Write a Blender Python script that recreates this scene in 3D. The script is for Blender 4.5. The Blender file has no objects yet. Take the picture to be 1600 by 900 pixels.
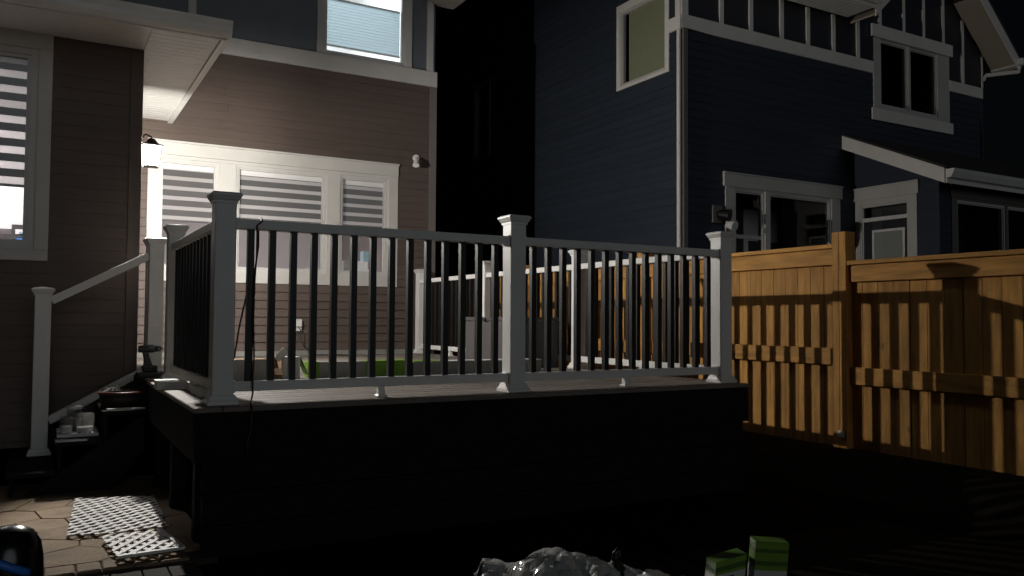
import bpy, math, random
from mathutils import Vector, Matrix
random.seed(7)
R_ = math.radians
SC = bpy.context.scene
COL = SC.collection

# ------------------------------------------------------------------ camera
CAM = Vector((-.834, -4.5368, 1.2337)); YAW, PITCH, ROLL, FPX = .5203, .0385, .0065, 1284.1
F_ = Vector((math.sin(YAW)*math.cos(PITCH), math.cos(YAW)*math.cos(PITCH), math.sin(PITCH)))
r0 = Vector((math.cos(YAW), -math.sin(YAW), 0)); u0 = r0.cross(F_)
RT = r0*math.cos(ROLL) + u0*math.sin(ROLL); UP = u0*math.cos(ROLL) - r0*math.sin(ROLL)
cd = bpy.data.cameras.new('camera'); cam = bpy.data.objects.new('camera', cd); COL.objects.link(cam)
cd.sensor_width = 36; cd.lens = FPX/1600*36; cd.clip_start = .05; cd.clip_end = 600
M = Matrix((RT, UP, -F_)).transposed().to_4x4(); M.translation = CAM; cam.matrix_world = M
SC.camera = cam
# ------------------------------------------------------------------ night sky and faint skyglow
W = bpy.data.worlds.new('World'); SC.world = W; W.use_nodes = True
wn = W.node_tree.nodes; wl = W.node_tree.links
sky = wn.new('ShaderNodeTexSky'); sky.sky_type = 'NISHITA'; sky.sun_disc = False
sky.sun_elevation = R_(9); sky.sun_rotation = R_(188)
wl.new(sky.outputs[0], wn['Background'].inputs[0]); wn['Background'].inputs[1].default_value = .0006
sd = bpy.data.lights.new('street_glow', 'SUN'); sd.energy = .185; sd.angle = R_(40); sd.color = (.88, .95, 1)
so = bpy.data.objects.new('street_glow', sd); COL.objects.link(so)
so.rotation_euler = Vector((-.06, .97, -.17)).to_track_quat('-Z', 'Y').to_euler(); so.location = (0, -6, 6)
SC.view_settings.view_transform = 'Standard'; SC.view_settings.look = 'None'
SC.view_settings.exposure = 0; SC.view_settings.gamma = 1
SC.render.engine = 'CYCLES'; SC.cycles.use_denoising = True
SC.cycles.max_bounces = 8; SC.cycles.transparent_max_bounces = 24; SC.cycles.sample_clamp_indirect = 4
SC.cycles.caustics_reflective = False; SC.cycles.caustics_refractive = False

# ------------------------------------------------------------------ pixel helpers (a direction, cut with a known plane)
def ray(x, y): return RT*((x-800)/FPX) + UP*((450-y)/FPX) + F_
def onX(x, y, X): d = ray(x, y); return CAM + d*((X-CAM.x)/d.x)
def onY(x, y, Y): d = ray(x, y); return CAM + d*((Y-CAM.y)/d.y)
def onZ(x, y, Z): d = ray(x, y); return CAM + d*((Z-CAM.z)/d.z)

# ------------------------------------------------------------------ materials
MATS = {}
def mat(name, col, rough=.6, var=.12, scale=8., bump=.0, bscale=60., spec=.4, metal=0., stretch=(1, 1, 1), rnd=0., detail=6, dirt=0., knots=False):
    m = bpy.data.materials.new(name); m.use_nodes = True; MATS[name] = m
    n = m.node_tree.nodes; l = m.node_tree.links; b = n['Principled BSDF']
    b.inputs['Roughness'].default_value = rough; b.inputs['Metallic'].default_value = metal
    b.inputs['Specular IOR Level'].default_value = spec
    geo = n.new('ShaderNodeNewGeometry'); mp = n.new('ShaderNodeMapping'); mp.inputs['Scale'].default_value = stretch
    l.new(geo.outputs['Position'], mp.inputs['Vector'])
    oi = n.new('ShaderNodeObjectInfo')
    if rnd:
        va = n.new('ShaderNodeVectorMath'); va.operation = 'SCALE'; va.inputs[0].default_value = (37, 53, 41); l.new(oi.outputs['Random'], va.inputs['Scale'])
        l.new(va.outputs[0], mp.inputs['Location'])
    nz = n.new('ShaderNodeTexNoise'); nz.inputs['Scale'].default_value = scale; nz.inputs['Detail'].default_value = detail
    l.new(mp.outputs[0], nz.inputs['Vector'])
    mr = n.new('ShaderNodeMapRange'); mr.inputs[1].default_value = .25; mr.inputs[2].default_value = .75
    mr.inputs[3].default_value = 1-var; mr.inputs[4].default_value = 1+var; l.new(nz.outputs[0], mr.inputs[0])
    mx = n.new('ShaderNodeMix'); mx.data_type = 'RGBA'; mx.blend_type = 'MULTIPLY'; mx.inputs[0].default_value = 1
    mx.inputs[6].default_value = (*col, 1); l.new(mr.outputs[0], mx.inputs[7]); out = mx.outputs[2]
    if rnd:
        m2 = n.new('ShaderNodeMapRange'); m2.inputs[3].default_value = 1-rnd; m2.inputs[4].default_value = 1+rnd; l.new(oi.outputs['Random'], m2.inputs[0])
        x2 = n.new('ShaderNodeMix'); x2.data_type = 'RGBA'; x2.blend_type = 'MULTIPLY'; x2.inputs[0].default_value = 1
        l.new(out, x2.inputs[6]); l.new(m2.outputs[0], x2.inputs[7]); out = x2.outputs[2]
    if dirt:
        nd = n.new('ShaderNodeTexNoise'); nd.inputs['Scale'].default_value = 2.3; nd.inputs['Detail'].default_value = 9; nd.inputs['Roughness'].default_value = .7
        l.new(geo.outputs['Position'], nd.inputs['Vector'])
        md = n.new('ShaderNodeMapRange'); md.inputs[1].default_value = .5; md.inputs[2].default_value = .8; md.inputs[3].default_value = 1; md.inputs[4].default_value = 1-dirt; l.new(nd.outputs[0], md.inputs[0])
        x3 = n.new('ShaderNodeMix'); x3.data_type = 'RGBA'; x3.blend_type = 'MULTIPLY'; x3.inputs[0].default_value = 1
        l.new(out, x3.inputs[6]); l.new(md.outputs[0], x3.inputs[7]); out = x3.outputs[2]
    if knots:
        vo = n.new('ShaderNodeTexVoronoi'); vo.inputs['Scale'].default_value = 2.2
        mk = n.new('ShaderNodeMapping'); mk.inputs['Scale'].default_value = tuple(1.6 if v > 1 else .8 for v in stretch); l.new(geo.outputs['Position'], mk.inputs['Vector']); l.new(mk.outputs[0], vo.inputs['Vector'])
        if rnd: l.new(va.outputs[0], mk.inputs['Location'])
        kr = n.new('ShaderNodeMapRange'); kr.inputs[1].default_value = .025; kr.inputs[2].default_value = .075; kr.inputs[3].default_value = .35; kr.inputs[4].default_value = 1; l.new(vo.outputs['Distance'], kr.inputs[0])
        xk = n.new('ShaderNodeMix'); xk.data_type = 'RGBA'; xk.blend_type = 'MULTIPLY'; xk.inputs[0].default_value = 1
        l.new(out, xk.inputs[6]); l.new(kr.outputs[0], xk.inputs[7]); out = xk.outputs[2]
    l.new(out, b.inputs['Base Color'])
    if bump:
        nb = n.new('ShaderNodeTexNoise'); nb.inputs['Scale'].default_value = bscale; nb.inputs['Detail'].default_value = 4; l.new(mp.outputs[0], nb.inputs['Vector'])
        bp = n.new('ShaderNodeBump'); bp.inputs['Strength'].default_value = bump; bp.inputs['Distance'].default_value = .01
        l.new(nb.outputs[0], bp.inputs['Height']); l.new(bp.outputs[0], b.inputs['Normal'])
    return m
brown = mat('brown_vinyl', (.106, .078, .065), .6, .10, 5, .12, 90, stretch=(.5, .5, 6), rnd=.05, dirt=.12)
navy = mat('navy_vinyl', (.036, .045, .062), .6, .12, 5, .12, 90, stretch=(.5, .5, 6), rnd=.07, dirt=.15, spec=.2)
slate = mat('slate_panel', (.115, .130, .145), .5, .10, 3, .1, 60)
ink = mat('ink_panel', (.020, .022, .030), .5, .10, 3, .1, 60)
trim = mat('white_trim', (.56, .54, .505), .5, .05, 4, .05, 60, dirt=.10)
vinyl = mat('white_vinyl', (.74, .73, .71), .38, .04, 6, .03, 40, dirt=.12)
metalw = mat('white_aluminium', (.77, .755, .72), .4, .05, 5, spec=.5, dirt=.15)
greytrim = mat('grey_brown_trim', (.16, .14, .13), .5, .06, 4)
black = mat('black_aluminium', (.010, .0095, .010), .42, .1, 8, spec=.35)
blackwood = mat('black_stain', (.010, .010, .011), .8, .25, 9, .2, 50, stretch=(1, 1, 4), spec=.12)
deckm = mat('composite_deck', (.20, .172, .146), .62, .22, 10, .35, 120, stretch=(.6, 9, 9), rnd=.10, dirt=.25)
cedar = mat('fence_cedar', (.52, .257, .062), .72, .36, 9, .3, 70, stretch=(2.5, 2.5, .35), rnd=.26, detail=9, dirt=.25, knots=True)
cedarh = mat('fence_cedar_rail', (.52, .257, .062), .72, .36, 9, .3, 70, stretch=(2.5, .35, 2.5), rnd=.15, detail=9, dirt=.2, knots=True)
soil = mat('soil', (.014, .0115, .009), .95, .35, 6, .25, 20, spec=.03)
stone = mat('paving_stone', (.215, .155, .098), .85, .22, 7, .5, 45, rnd=.14, dirt=.45)
mortar = mat('jointing_sand', (.045, .037, .03), .95, .3, 12, .4, 60)
trimn = mat('neighbour_white_trim', (.78, .75, .70), .5, .05, 4, .05, 60, dirt=.12)
sashw = mat('window_sash', (.56, .545, .52), .4, .03, 6)
tan = mat('tan_soffit', (.42, .36, .29), .6, .06, 5, dirt=.1)
lowstone = mat('dark_paver', (.030, .026, .020), .9, .3, 9, .4, 50, rnd=.2)  # even dark colour for the lower border row
concrete = mat('concrete', (.28, .27, .25), .85, .15, 6, .3, 60)
shingle = mat('asphalt_shingle', (.04, .038, .036), .9, .3, 20, .5, 80)
roomp = mat('room_paint', (.62, .58, .58), .8, .03, 3)
taupe = mat('taupe_paint', (.22, .175, .17), .8, .03, 3)
ceilp = mat('ceiling_paint', (.8, .8, .8), .9, .02, 3)
cabw = mat('cabinet_white', (.8, .78, .77), .4, .03, 4)
darkroom = mat('unlit_room', (.05, .05, .046), .9, .1, 2)
band_s = mat('blind_fabric_dense', (.098, .090, .086), .85, .06, 40, stretch=(1, 1, 3))
gshade = mat('green_grey_shade', (.30, .32, .20), .9, .05, 30)
steel = mat('dark_steel', (.10, .095, .10), .35, .1, 6, metal=.6)
greybox = mat('grey_resin', (.075, .072, .074), .6, .06, 20, .15, 90, rnd=.04)
greydark = mat('dark_grey_resin', (.10, .10, .105), .6, .06, 20)
card = mat('cardboard', (.30, .19, .11), .85, .12, 9, .15, 50)
cardin = mat('cardboard_inside', (.20, .12, .075), .9, .1, 9)
cartonw = mat('carton_white', (.62, .63, .60), .6, .06, 8, dirt=.15)
cartong = mat('carton_grey', (.30, .30, .28), .6, .12, 5)  # plain grey, darker than the carton white
lime = mat('carton_lime', (.17, .33, .025), .55, .08, 8)
limed = mat('carton_dark_green', (.06, .15, .012), .6, .1, 8)
inkblack = mat('printed_ink', (.02, .02, .02), .6, .05, 8)
orange = mat('cord_rubber', (.07, .018, .009), .55, .1, 20)
redrim = mat('red_brown_leather', (.11, .024, .016), .3, .2, 20, spec=.6)
leather = mat('dark_leather', (.035, .022, .018), .5, .2, 20, .3, 70)
rubber = mat('black_rubber', (.015, .015, .015), .6, .1, 20)
domem = mat('glossy_black_plastic', (.010, .010, .013), .22, .1, 8, spec=.6)
blue = mat('blue_plastic', (.05, .22, .75), .35, .08, 8)
bluebox = mat('pale_blue_card', (.30, .44, .52), .7, .05, 9)
redm = mat('red_card', (.4, .03, .06), .7, .05, 9)
teal = mat('tool_teal', (.02, .026, .026), .45, .1, 9)

def glass(name, refl=.07, tint=(1, 1, 1), rough=.0, milky=0.):
    m = bpy.data.materials.new(name); m.use_nodes = True; n = m.node_tree.nodes; l = m.node_tree.links; n.clear()
    o = n.new('ShaderNodeOutputMaterial'); t = n.new('ShaderNodeBsdfTransparent'); t.inputs[0].default_value = (*tint, 1)
    g = n.new('ShaderNodeBsdfGlossy'); g.inputs['Roughness'].default_value = rough
    lw = n.new('ShaderNodeLayerWeight'); lw.inputs[0].default_value = .5; pw = n.new('ShaderNodeMath'); pw.operation = 'POWER'; pw.inputs[1].default_value = 5; l.new(lw.outputs['Facing'], pw.inputs[0])
    fr = n.new('ShaderNodeMath'); fr.operation = 'MULTIPLY_ADD'; fr.inputs[1].default_value = .95; fr.inputs[2].default_value = .04; l.new(pw.outputs[0], fr.inputs[0])
    mx = n.new('ShaderNodeMixShader'); l.new(fr.outputs[0], mx.inputs[0]); l.new(t.outputs[0], mx.inputs[1]); l.new(g.outputs[0], mx.inputs[2])
    last = mx
    if milky:
        tr = n.new('ShaderNodeBsdfTranslucent'); tr.inputs[0].default_value = (.9, .9, .88, 1)
        m2 = n.new('ShaderNodeMixShader'); m2.inputs[0].default_value = milky
        l.new(mx.outputs[0], m2.inputs[1]); l.new(tr.outputs[0], m2.inputs[2]); last = m2
    l.new(last.outputs[0], o.inputs[0]); MATS[name] = m; return m
pane = glass('window_glass'); lantern_glass = glass('seeded_lantern_glass', milky=.26); jarglass = glass('jar_glass', milky=.2)
def cloth(name, col, trans, tcol, clear=0.):
    m = bpy.data.materials.new(name); m.use_nodes = True; n = m.node_tree.nodes; l = m.node_tree.links; n.clear()
    o = n.new('ShaderNodeOutputMaterial'); d = n.new('ShaderNodeBsdfDiffuse'); d.inputs[0].default_value = (*col, 1)
    t = n.new('ShaderNodeBsdfTranslucent'); t.inputs[0].default_value = (*tcol, 1)
    mx = n.new('ShaderNodeMixShader'); mx.inputs[0].default_value = trans
    l.new(d.outputs[0], mx.inputs[1]); l.new(t.outputs[0], mx.inputs[2]); last = mx
    if clear:
        c = n.new('ShaderNodeBsdfTransparent'); m2 = n.new('ShaderNodeMixShader'); m2.inputs[0].default_value = clear
        l.new(mx.outputs[0], m2.inputs[1]); l.new(c.outputs[0], m2.inputs[2]); last = m2
    l.new(last.outputs[0], o.inputs[0]); MATS[name] = m; return m
sheer = cloth('blind_sheer', (.68, .65, .64), .45, (.8, .78, .78), .35)
shade_up = cloth('cellular_shade', (.38, .45, .48), .42, (.50, .63, .69))
def plastic_sheet():
    m = bpy.data.materials.new('clear_plastic_sheet'); m.use_nodes = True; n = m.node_tree.nodes; l = m.node_tree.links; n.clear()
    o = n.new('ShaderNodeOutputMaterial'); d = n.new('ShaderNodeBsdfDiffuse'); d.inputs[0].default_value = (.66, .66, .64, 1)
    g = n.new('ShaderNodeBsdfGlossy'); g.inputs['Roughness'].default_value = .14; g.inputs[0].default_value = (.9, .9, .9, 1)
    c = n.new('ShaderNodeBsdfTransparent'); lw = n.new('ShaderNodeLayerWeight'); lw.inputs[0].default_value = .5; pw = n.new('ShaderNodeMath'); pw.operation = 'POWER'; pw.inputs[1].default_value = 4; l.new(lw.outputs['Facing'], pw.inputs[0])
    fr = n.new('ShaderNodeMath'); fr.operation = 'MULTIPLY_ADD'; fr.inputs[1].default_value = .7; fr.inputs[2].default_value = .13; l.new(pw.outputs[0], fr.inputs[0])
    m1 = n.new('ShaderNodeMixShader'); m1.inputs[0].default_value = .18; l.new(d.outputs[0], m1.inputs[1]); l.new(c.outputs[0], m1.inputs[2])
    m2 = n.new('ShaderNodeMixShader'); l.new(fr.outputs[0], m2.inputs[0]); l.new(m1.outputs[0], m2.inputs[1]); l.new(g.outputs[0], m2.inputs[2])
    l.new(m2.outputs[0], o.inputs[0]); return m
film = plastic_sheet()
def emit(name, col, s):
    m = bpy.data.materials.new(name); m.use_nodes = True; n = m.node_tree.nodes; l = m.node_tree.links; n.clear()
    o = n.new('ShaderNodeOutputMaterial'); e = n.new('ShaderNodeEmission'); e.inputs[0].default_value = (*col, 1); e.inputs[1].default_value = s
    l.new(e.outputs[0], o.inputs[0]); return m
bulbm = emit('bulb_glow', (1, .965, .90), 35500.)
ceil_lamp = emit('ceiling_lamp_glow', (1, .95, .86), 30.)

# ------------------------------------------------------------------ mesh helpers
class MB:
    def __init__(s): s.v = []; s.f = []
    def add(s, vs, fs):
        o = len(s.v); s.v += [tuple(v) for v in vs]; s.f += [tuple(i+o for i in f) for f in fs]; return s
    def box(s, x0, x1, y0, y1, z0, z1):
        x0, x1 = min(x0, x1), max(x0, x1); y0, y1 = min(y0, y1), max(y0, y1); z0, z1 = min(z0, z1), max(z0, z1)
        vs = [(x, y, z) for z in (z0, z1) for y in (y0, y1) for x in (x0, x1)]
        return s.add(vs, [(0, 2, 3, 1), (4, 5, 7, 6), (0, 1, 5, 4), (2, 6, 7, 3), (0, 4, 6, 2), (1, 3, 7, 5)])
    def loft(s, rings, cap=True):
        n = len(rings[0]); vs = [v for r in rings for v in r]; fs = []
        for k in range(len(rings)-1):
            for i in range(n): fs.append((k*n+i, k*n+(i+1) % n, (k+1)*n+(i+1) % n, (k+1)*n+i))
        if cap: fs.append(tuple(range(n))[::-1]); fs.append(tuple((len(rings)-1)*n+i for i in range(n)))
        return s.add(vs, fs)
    def sq(s, cx, cy, prof):        # stacked square rings: (half width, z)
        return s.loft([[(cx-h, cy-h, z), (cx+h, cy-h, z), (cx+h, cy+h, z), (cx-h, cy+h, z)] for h, z in prof])
    def lathe(s, cx, cy, prof, n=20):
        return s.loft([[(cx+r*math.cos(2*math.pi*i/n), cy+r*math.sin(2*math.pi*i/n), z) for i in range(n)] for r, z in prof])
    def prism(s, poly, z0, z1):
        return s.loft([[(x, y, z0) for x, y in poly], [(x, y, z1) for x, y in poly]])
    def tube(s, pts, r, n=8):
        pts = [Vector(p) for p in pts]; rings = []
        for i, p in enumerate(pts):
            t = (pts[min(i+1, len(pts)-1)]-pts[max(i-1, 0)]).normalized()
            a = t.orthogonal().normalized() if i == 0 else (a - t*a.dot(t)).normalized()
            b = t.cross(a); rr = r[i] if isinstance(r, (list, tuple)) else r
            rings.append([tuple(p + a*rr*math.cos(2*math.pi*k/n) + b*rr*math.sin(2*math.pi*k/n)) for k in range(n)])
        return s.loft(rings)
    def beam(s, a, b, w, h, up=(0, 0, 1)):      # rectangular bar a->b, w across, h along up
        a, b = Vector(a), Vector(b); t = (b-a).normalized(); sd_ = t.cross(Vector(up)).normalized(); u = sd_.cross(t)
        q = [sd_*(-w/2)-u*h/2, sd_*(w/2)-u*h/2, sd_*(w/2)+u*h/2, sd_*(-w/2)+u*h/2]
        return s.loft([[tuple(a+k) for k in q], [tuple(b+k) for k in q]])
    def mesh(s, name, m, smooth=False):
        me = bpy.data.meshes.new(name); me.from_pydata(s.v, [], s.f); me.update()
        import bmesh
        bm = bmesh.new(); bm.from_mesh(me); bmesh.ops.recalc_face_normals(bm, faces=bm.faces); bm.to_mesh(me); bm.free()
        if m: me.materials.append(m)
        if smooth:
            for p in me.polygons: p.use_smooth = True
        return me
    def build(s, name, m, parent=None, smooth=False, bevel=0.):
        o = bpy.data.objects.new(name, s.mesh(name, m, smooth)); COL.objects.link(o)
        if parent: o.parent = parent
        if bevel:
            b = o.modifiers.new('bevel', 'BEVEL'); b.width = bevel; b.segments = 2; b.limit_method = 'ANGLE'
        return o
def tag(o, label, cat, group=None, kind=None):
    o['label'] = label; o['category'] = cat
    if group: o['group'] = group
    if kind: o['kind'] = kind
    return o
def thing(name, label, cat, group=None, loc=(0, 0, 0)):
    o = bpy.data.objects.new(name, None); COL.objects.link(o); o.location = loc; o.empty_display_size = .1
    return tag(o, label, cat, group)
def structure(o): o['kind'] = 'structure'; return o
def inst(me, name, parent, loc, scale=(1, 1, 1), rz=0.):
    o = bpy.data.objects.new(name, me); COL.objects.link(o); o.parent = parent
    o.location = loc; o.scale = scale; o.rotation_euler = (0, 0, rz); return o

class Wall:     # a wall plane: u along it, w outward, z up
    def __init__(s, axis, pos): s.a, s.p = axis, pos
    def box(s, mb, a0, a1, w0, w1, z0, z1):
        if s.a == 'Y': mb.box(a0, a1, s.p-w0, s.p-w1, z0, z1)
        else: mb.box(s.p-w0, s.p-w1, a0, a1, z0, z1)
        return mb
    def pt(s, a, w, z): return (a, s.p-w, z) if s.a == 'Y' else (s.p-w, a, z)
def cells(a0, a1, z0, z1, holes):
    us = sorted({a0, a1, *[min(max(h[k], a0), a1) for h in holes for k in (0, 1)]}); zs = sorted({z0, z1, *[min(max(h[k], z0), z1) for h in holes for k in (2, 3)]})
    for k in range(len(zs)-1):
        run = None
        for i in range(len(us)-1):
            cu, cz = (us[i]+us[i+1])/2, (zs[k]+zs[k+1])/2
            if any(h[0] < cu < h[1] and h[2] < cz < h[3] for h in holes):
                if run: yield (*run, zs[k], zs[k+1]); run = None
            else: run = (run[0], us[i+1]) if run else (us[i], us[i+1])
        if run: yield (*run, zs[k], zs[k+1])
def wall_slab(w, parent, m, a0, a1, z0, z1, holes, th=.16, name='wall'):
    mb = MB()
    for c in cells(a0, a1, z0, z1, holes): w.box(mb, c[0], c[1], 0, -th, c[2], c[3])
    return mb.build(name, m, parent)
def siding(w, parent, m, a0, a1, z0, z1, skip, pitch=.102, butt=.023, seams=False):
    prof = [(0, 0), (butt, 0), (butt+.0005, .004), (.004, pitch+.004), (0, pitch+.004)]
    mb = MB(); mb.loft([[(0, -a, z) for a, z in prof], [(1, -a, z) for a, z in prof]]); me = mb.mesh('siding_board', m)
    z = z0
    while z < z1-.02:
        run = [(a0, a1)]
        for s in skip:
            if z+pitch > s[2]+.012 and z < s[3]-.012:
                nr = []
                for r in run:
                    if s[0] >= r[1] or s[1] <= r[0]: nr.append(r); continue
                    if s[0] > r[0]+.01: nr.append((r[0], s[0]))
                    if s[1] < r[1]-.01: nr.append((s[1], r[1]))
                run = nr
        if seams:
            nr = []
            for r in run:
                if r[1]-r[0] > 1.6 and random.random() < .5:
                    c_ = r[0]+(r[1]-r[0])*random.uniform(.25, .75); nr += [(r[0], c_-.0015), (c_+.0015, r[1])]
                else: nr.append(r)
            run = nr
        for r in run:
            hs = min(1., (z1-z)/pitch)
            if w.a == 'Y': inst(me, 'siding_board', parent, (r[0], w.p, z), (r[1]-r[0], 1, hs))
            else: inst(me, 'siding_board', parent, (w.p, r[1], z), (r[1]-r[0], 1, hs), -math.pi/2)
        z += pitch
def window(w, parent, g, casing, mull=(), bars=(), head=.0, frame=.045, mf=sashw, mc=trim, label=None, proud=.024, ear=.035):
    """g: glass opening u0,u1,z0,z1 ; casing: outer rectangle ; mull: (u0,u1) posts between sashes ; bars: (u0,u1,z) glazing bars"""
    u0_, u1_, z0, z1 = g; mb = MB()
    units = []; a = u0_
    for m0, m1 in mull: units.append((a, m0)); a = m1
    units.append((a, u1_))
    for p, q in units:
        for k, fw in ((0, frame), (1, frame*.55)):       # stepped sash
            ww = .008-k*.016; off = k*frame
            p2, q2, b2, t2 = p+off, q-off, z0+off, z1-off
            w.box(mb, p2, p2+fw, ww, ww-.05, b2, t2); w.box(mb, q2-fw, q2, ww, ww-.05, b2, t2)
            w.box(mb, p2+fw, q2-fw, ww, ww-.05, b2, b2+fw); w.box(mb, p2+fw, q2-fw, ww, ww-.05, t2-fw, t2)
    win = mb.build('window', mf, parent)
    if label: win['label'] = label
    mb = MB(); c = casing
    for cc in cells(c[0], c[1], c[2], c[3], [(p, q, z0, z1) for p, q in units]): w.box(mb, cc[0], cc[1], .004, proud, cc[2], cc[3])
    if head: w.box(mb, c[0]-ear, c[1]+ear, .002, proud+.014, c[3]+.001, c[3]+head)
    mb.build('casing', mc, win, bevel=.003)
    if head:
        mb = MB(); w.box(mb, c[0]-ear-.008, c[1]+ear+.008, .002, proud+.03, c[3]+head+.001, c[3]+head+.022); mb.build('drip_cap', mc, win)
    if bars:
        mb = MB()
        for b in bars: w.box(mb, b[0], b[1], -.004, -.03, b[2], b[3])
        mb.build('glazing_bar', mf, win)
    for p, q in units:
        e = frame*1.5; mb = MB(); w.box(mb, p+e, q-e, -.022, -.026, z0+e, z1-e); mb.build('pane', pane, win)
    return win
def room(parent, x0, x1, y0, y1, z0, z1, m, open_side, name='room_wall', mceil=None):
    v = [(x, y, z) for z in (z0, z1) for y in (y0, y1) for x in (x0, x1)]
    fs = {'bottom': (0, 2, 3, 1), 'top': (4, 5, 7, 6), 'front': (0, 1, 5, 4), 'back': (2, 6, 7, 3), 'left': (0, 4, 6, 2), 'right': (1, 3, 7, 5)}
    mb = MB(); mb.add(v, [fs[k] for k in fs if k not in (open_side, 'top')]); o = mb.build(name, m, parent)
    mb = MB(); mb.add(v, [fs['top']]); mb.build('room_ceiling', mceil or m, o); return o
def area(name, loc, size, e, col=(1, .96, .93)):
    l = bpy.data.lights.new(name, 'AREA'); l.size = size; l.energy = e; l.color = col
    o = bpy.data.objects.new(name, l); COL.objects.link(o); o.location = loc; return o

# ================================================================== GROUND
D = .78
g = MB(); gxs = [-90, 3.9, 4.15, 4.35, 4.55, 5.2, 110]; gzs = [0, 0, .06, .17, .23, .235, .235]  # bank at the fence added to cover a stray lit strip
g.add([(x_, y_, z_) for x_, z_ in zip(gxs, gzs) for y_ in (-60, 120)], [(2*k, 2*k+2, 2*k+3, 2*k+1) for k in range(6)])
structure(g.build('ground', soil))

# patio of flat stones
patio = structure(MB().box(-2.6, -.03, -.17, 2.3, .001, .030).build('patio', mortar))
sites = []
gx = .33
for j in range(10):
    for i in range(11):
        sites.append((-2.75+gx*(i+.5*(j % 2))+random.uniform(-.10, .10), -.12+.27*j+random.uniform(-.09, .09)))
def clip(poly, nx, ny, c):      # keep nx*x+ny*y<=c
    out = []
    for i in range(len(poly)):
        a, b = poly[i], poly[(i+1) % len(poly)]; da = nx*a[0]+ny*a[1]-c; db = nx*b[0]+ny*b[1]-c
        if da <= 0: out.append(a)
        if da*db < 0: t = da/(da-db); out.append((a[0]+t*(b[0]-a[0]), a[1]+t*(b[1]-a[1])))
    return out
for i, s in enumerate(sites):
    poly = [(-2.6, -.005), (-.03, -.005), (-.03, 2.3), (-2.6, 2.3)]
    for j, q in enumerate(sites):
        if i != j and abs(q[0]-s[0])+abs(q[1]-s[1]) < 1.3:
            dx, dy = q[0]-s[0], q[1]-s[1]; L = math.hypot(dx, dy)
            poly = clip(poly, dx/L, dy/L, (dx*(s[0]+q[0])/2+dy*(s[1]+q[1])/2)/L-.0028)
            if len(poly) < 3: break
    if len(poly) >= 3:
        h = .041+random.uniform(-.003, .003); cx = sum(p[0] for p in poly)/len(poly); cy = sum(p[1] for p in poly)/len(poly)
        mb = MB(); sh = lambda k: [(cx+(p[0]-cx)*k, cy+(p[1]-cy)*k) for p in poly]
        mb.loft([[(*p, .02) for p in poly], [(*p, h-.006) for p in poly], [(*p, h) for p in sh(.985)]]); mb.build('paving_stone', stone, patio)
x = -2.55
while x < -.16:
    wd = random.uniform(.10, .135); mb = MB(); h = .043+random.uniform(-.002, .002)
    mb.loft([[(x, -.16, .01), (x+wd, -.16, .01), (x+wd, -.015, .01), (x, -.015, .01)], [(x, -.16, h-.006), (x+wd, -.16, h-.006), (x+wd, -.015, h-.006), (x, -.015, h-.006)],
             [(x+.006, -.152, h), (x+wd-.006, -.152, h), (x+wd-.006, -.022, h), (x+.006, -.022, h)]])
    mb.build('border_stone', stone, patio)
    MB().box(x+.03, x+wd+.03, -.36, -.172, .001, .018).build('border_stone', lowstone, patio, bevel=.005); x += wd+.006

# ================================================================== BROWN HOUSE
HY, HX = 5.68, 3.78             # window wall plane, right corner
BY, BX = 3.05, -.14             # projecting kitchen: front plane, return wall
A = thing('brown_house', 'brown vinyl sided house with white trim, lit windows and a porch lantern', 'house', loc=(0, 0, 0))
wa = Wall('Y', HY); wb = Wall('Y', BY)
wx = lambda px, py=300: onY(px, py, HY).x
ZH, ZS = 3.262, 1.655           # casing head top and bottom
c_main = (wx(230), wx(621, 300), ZS, 3.12)
g1 = (wx(247), wx(341)); g2 = (wx(368), wx(510)); g3 = (wx(531), wx(606))
gl_main = (g1[0], g3[1], 1.80, 3.08)
up_w = (wx(508, 60)-.02, wx(630, 60)+.03, 4.63, 6.10)
wall_slab(wa, A, brown, BX, HX, .2, 4.40, [gl_main])
wall_slab(wa, A, slate, -6, HX, 4.40, 7.2, [up_w], name='upper_wall')
siding(wa, A, brown, BX, HX-.09, D+.06, 4.40, [(c_main[0], c_main[1], c_main[2], 3.29)], seams=True)
window(wa, A, gl_main, c_main, mull=((g1[1], g2[0]), (g2[1], g3[0])), head=.145, label='wide white triple window', frame=.032, ear=.0)
window(wa, A, up_w, (up_w[0]-.09, up_w[1]+.09, 4.615, 6.2), label='bright upstairs window', frame=.03)
MB().box(-6, HX+.02, HY-.036, HY-.001, 4.405, 4.612).build('belly_band', trim, A, bevel=.004)
for px in (300, 672):
    u = wx(px, 5); u = min(u, HX-.036)
    MB().box(u-.045, u+.045, HY-.03, HY-.001, 4.613, 7.2).build('batten', trim, A)
for u in (-.6, -1.8): MB().box(u-.04, u+.04, HY-.03, HY-.001, 4.613, 7.2).build('batten', trim, A)
MB().box(HX-.085, HX+.022, HY-.024, HY-.002, .2, 4.404).build('corner_board', greytrim, A, bevel=.003)
MB().box(HX+.001, HX+.021, HY-.001, HY+.10, .2, 4.404).build('corner_board', greytrim, A)
MB().box(HX, HX+.012, HY+.10, HY+9.5, .2, 7.2).build('side_wall', brown, A)
e0_, e1_ = onY(684, 2, HY-.35), onY(728, 0, HY-.35)
MB().box(e0_.x, e1_.x, HY-.35, HY+.05, e0_.z+.10, e0_.z+.26).build('eave', trim, A)
MB().box(BX, HX-.001, HY-.05, HY-.001, .2, D+.055).build('foundation', concrete, A)
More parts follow.
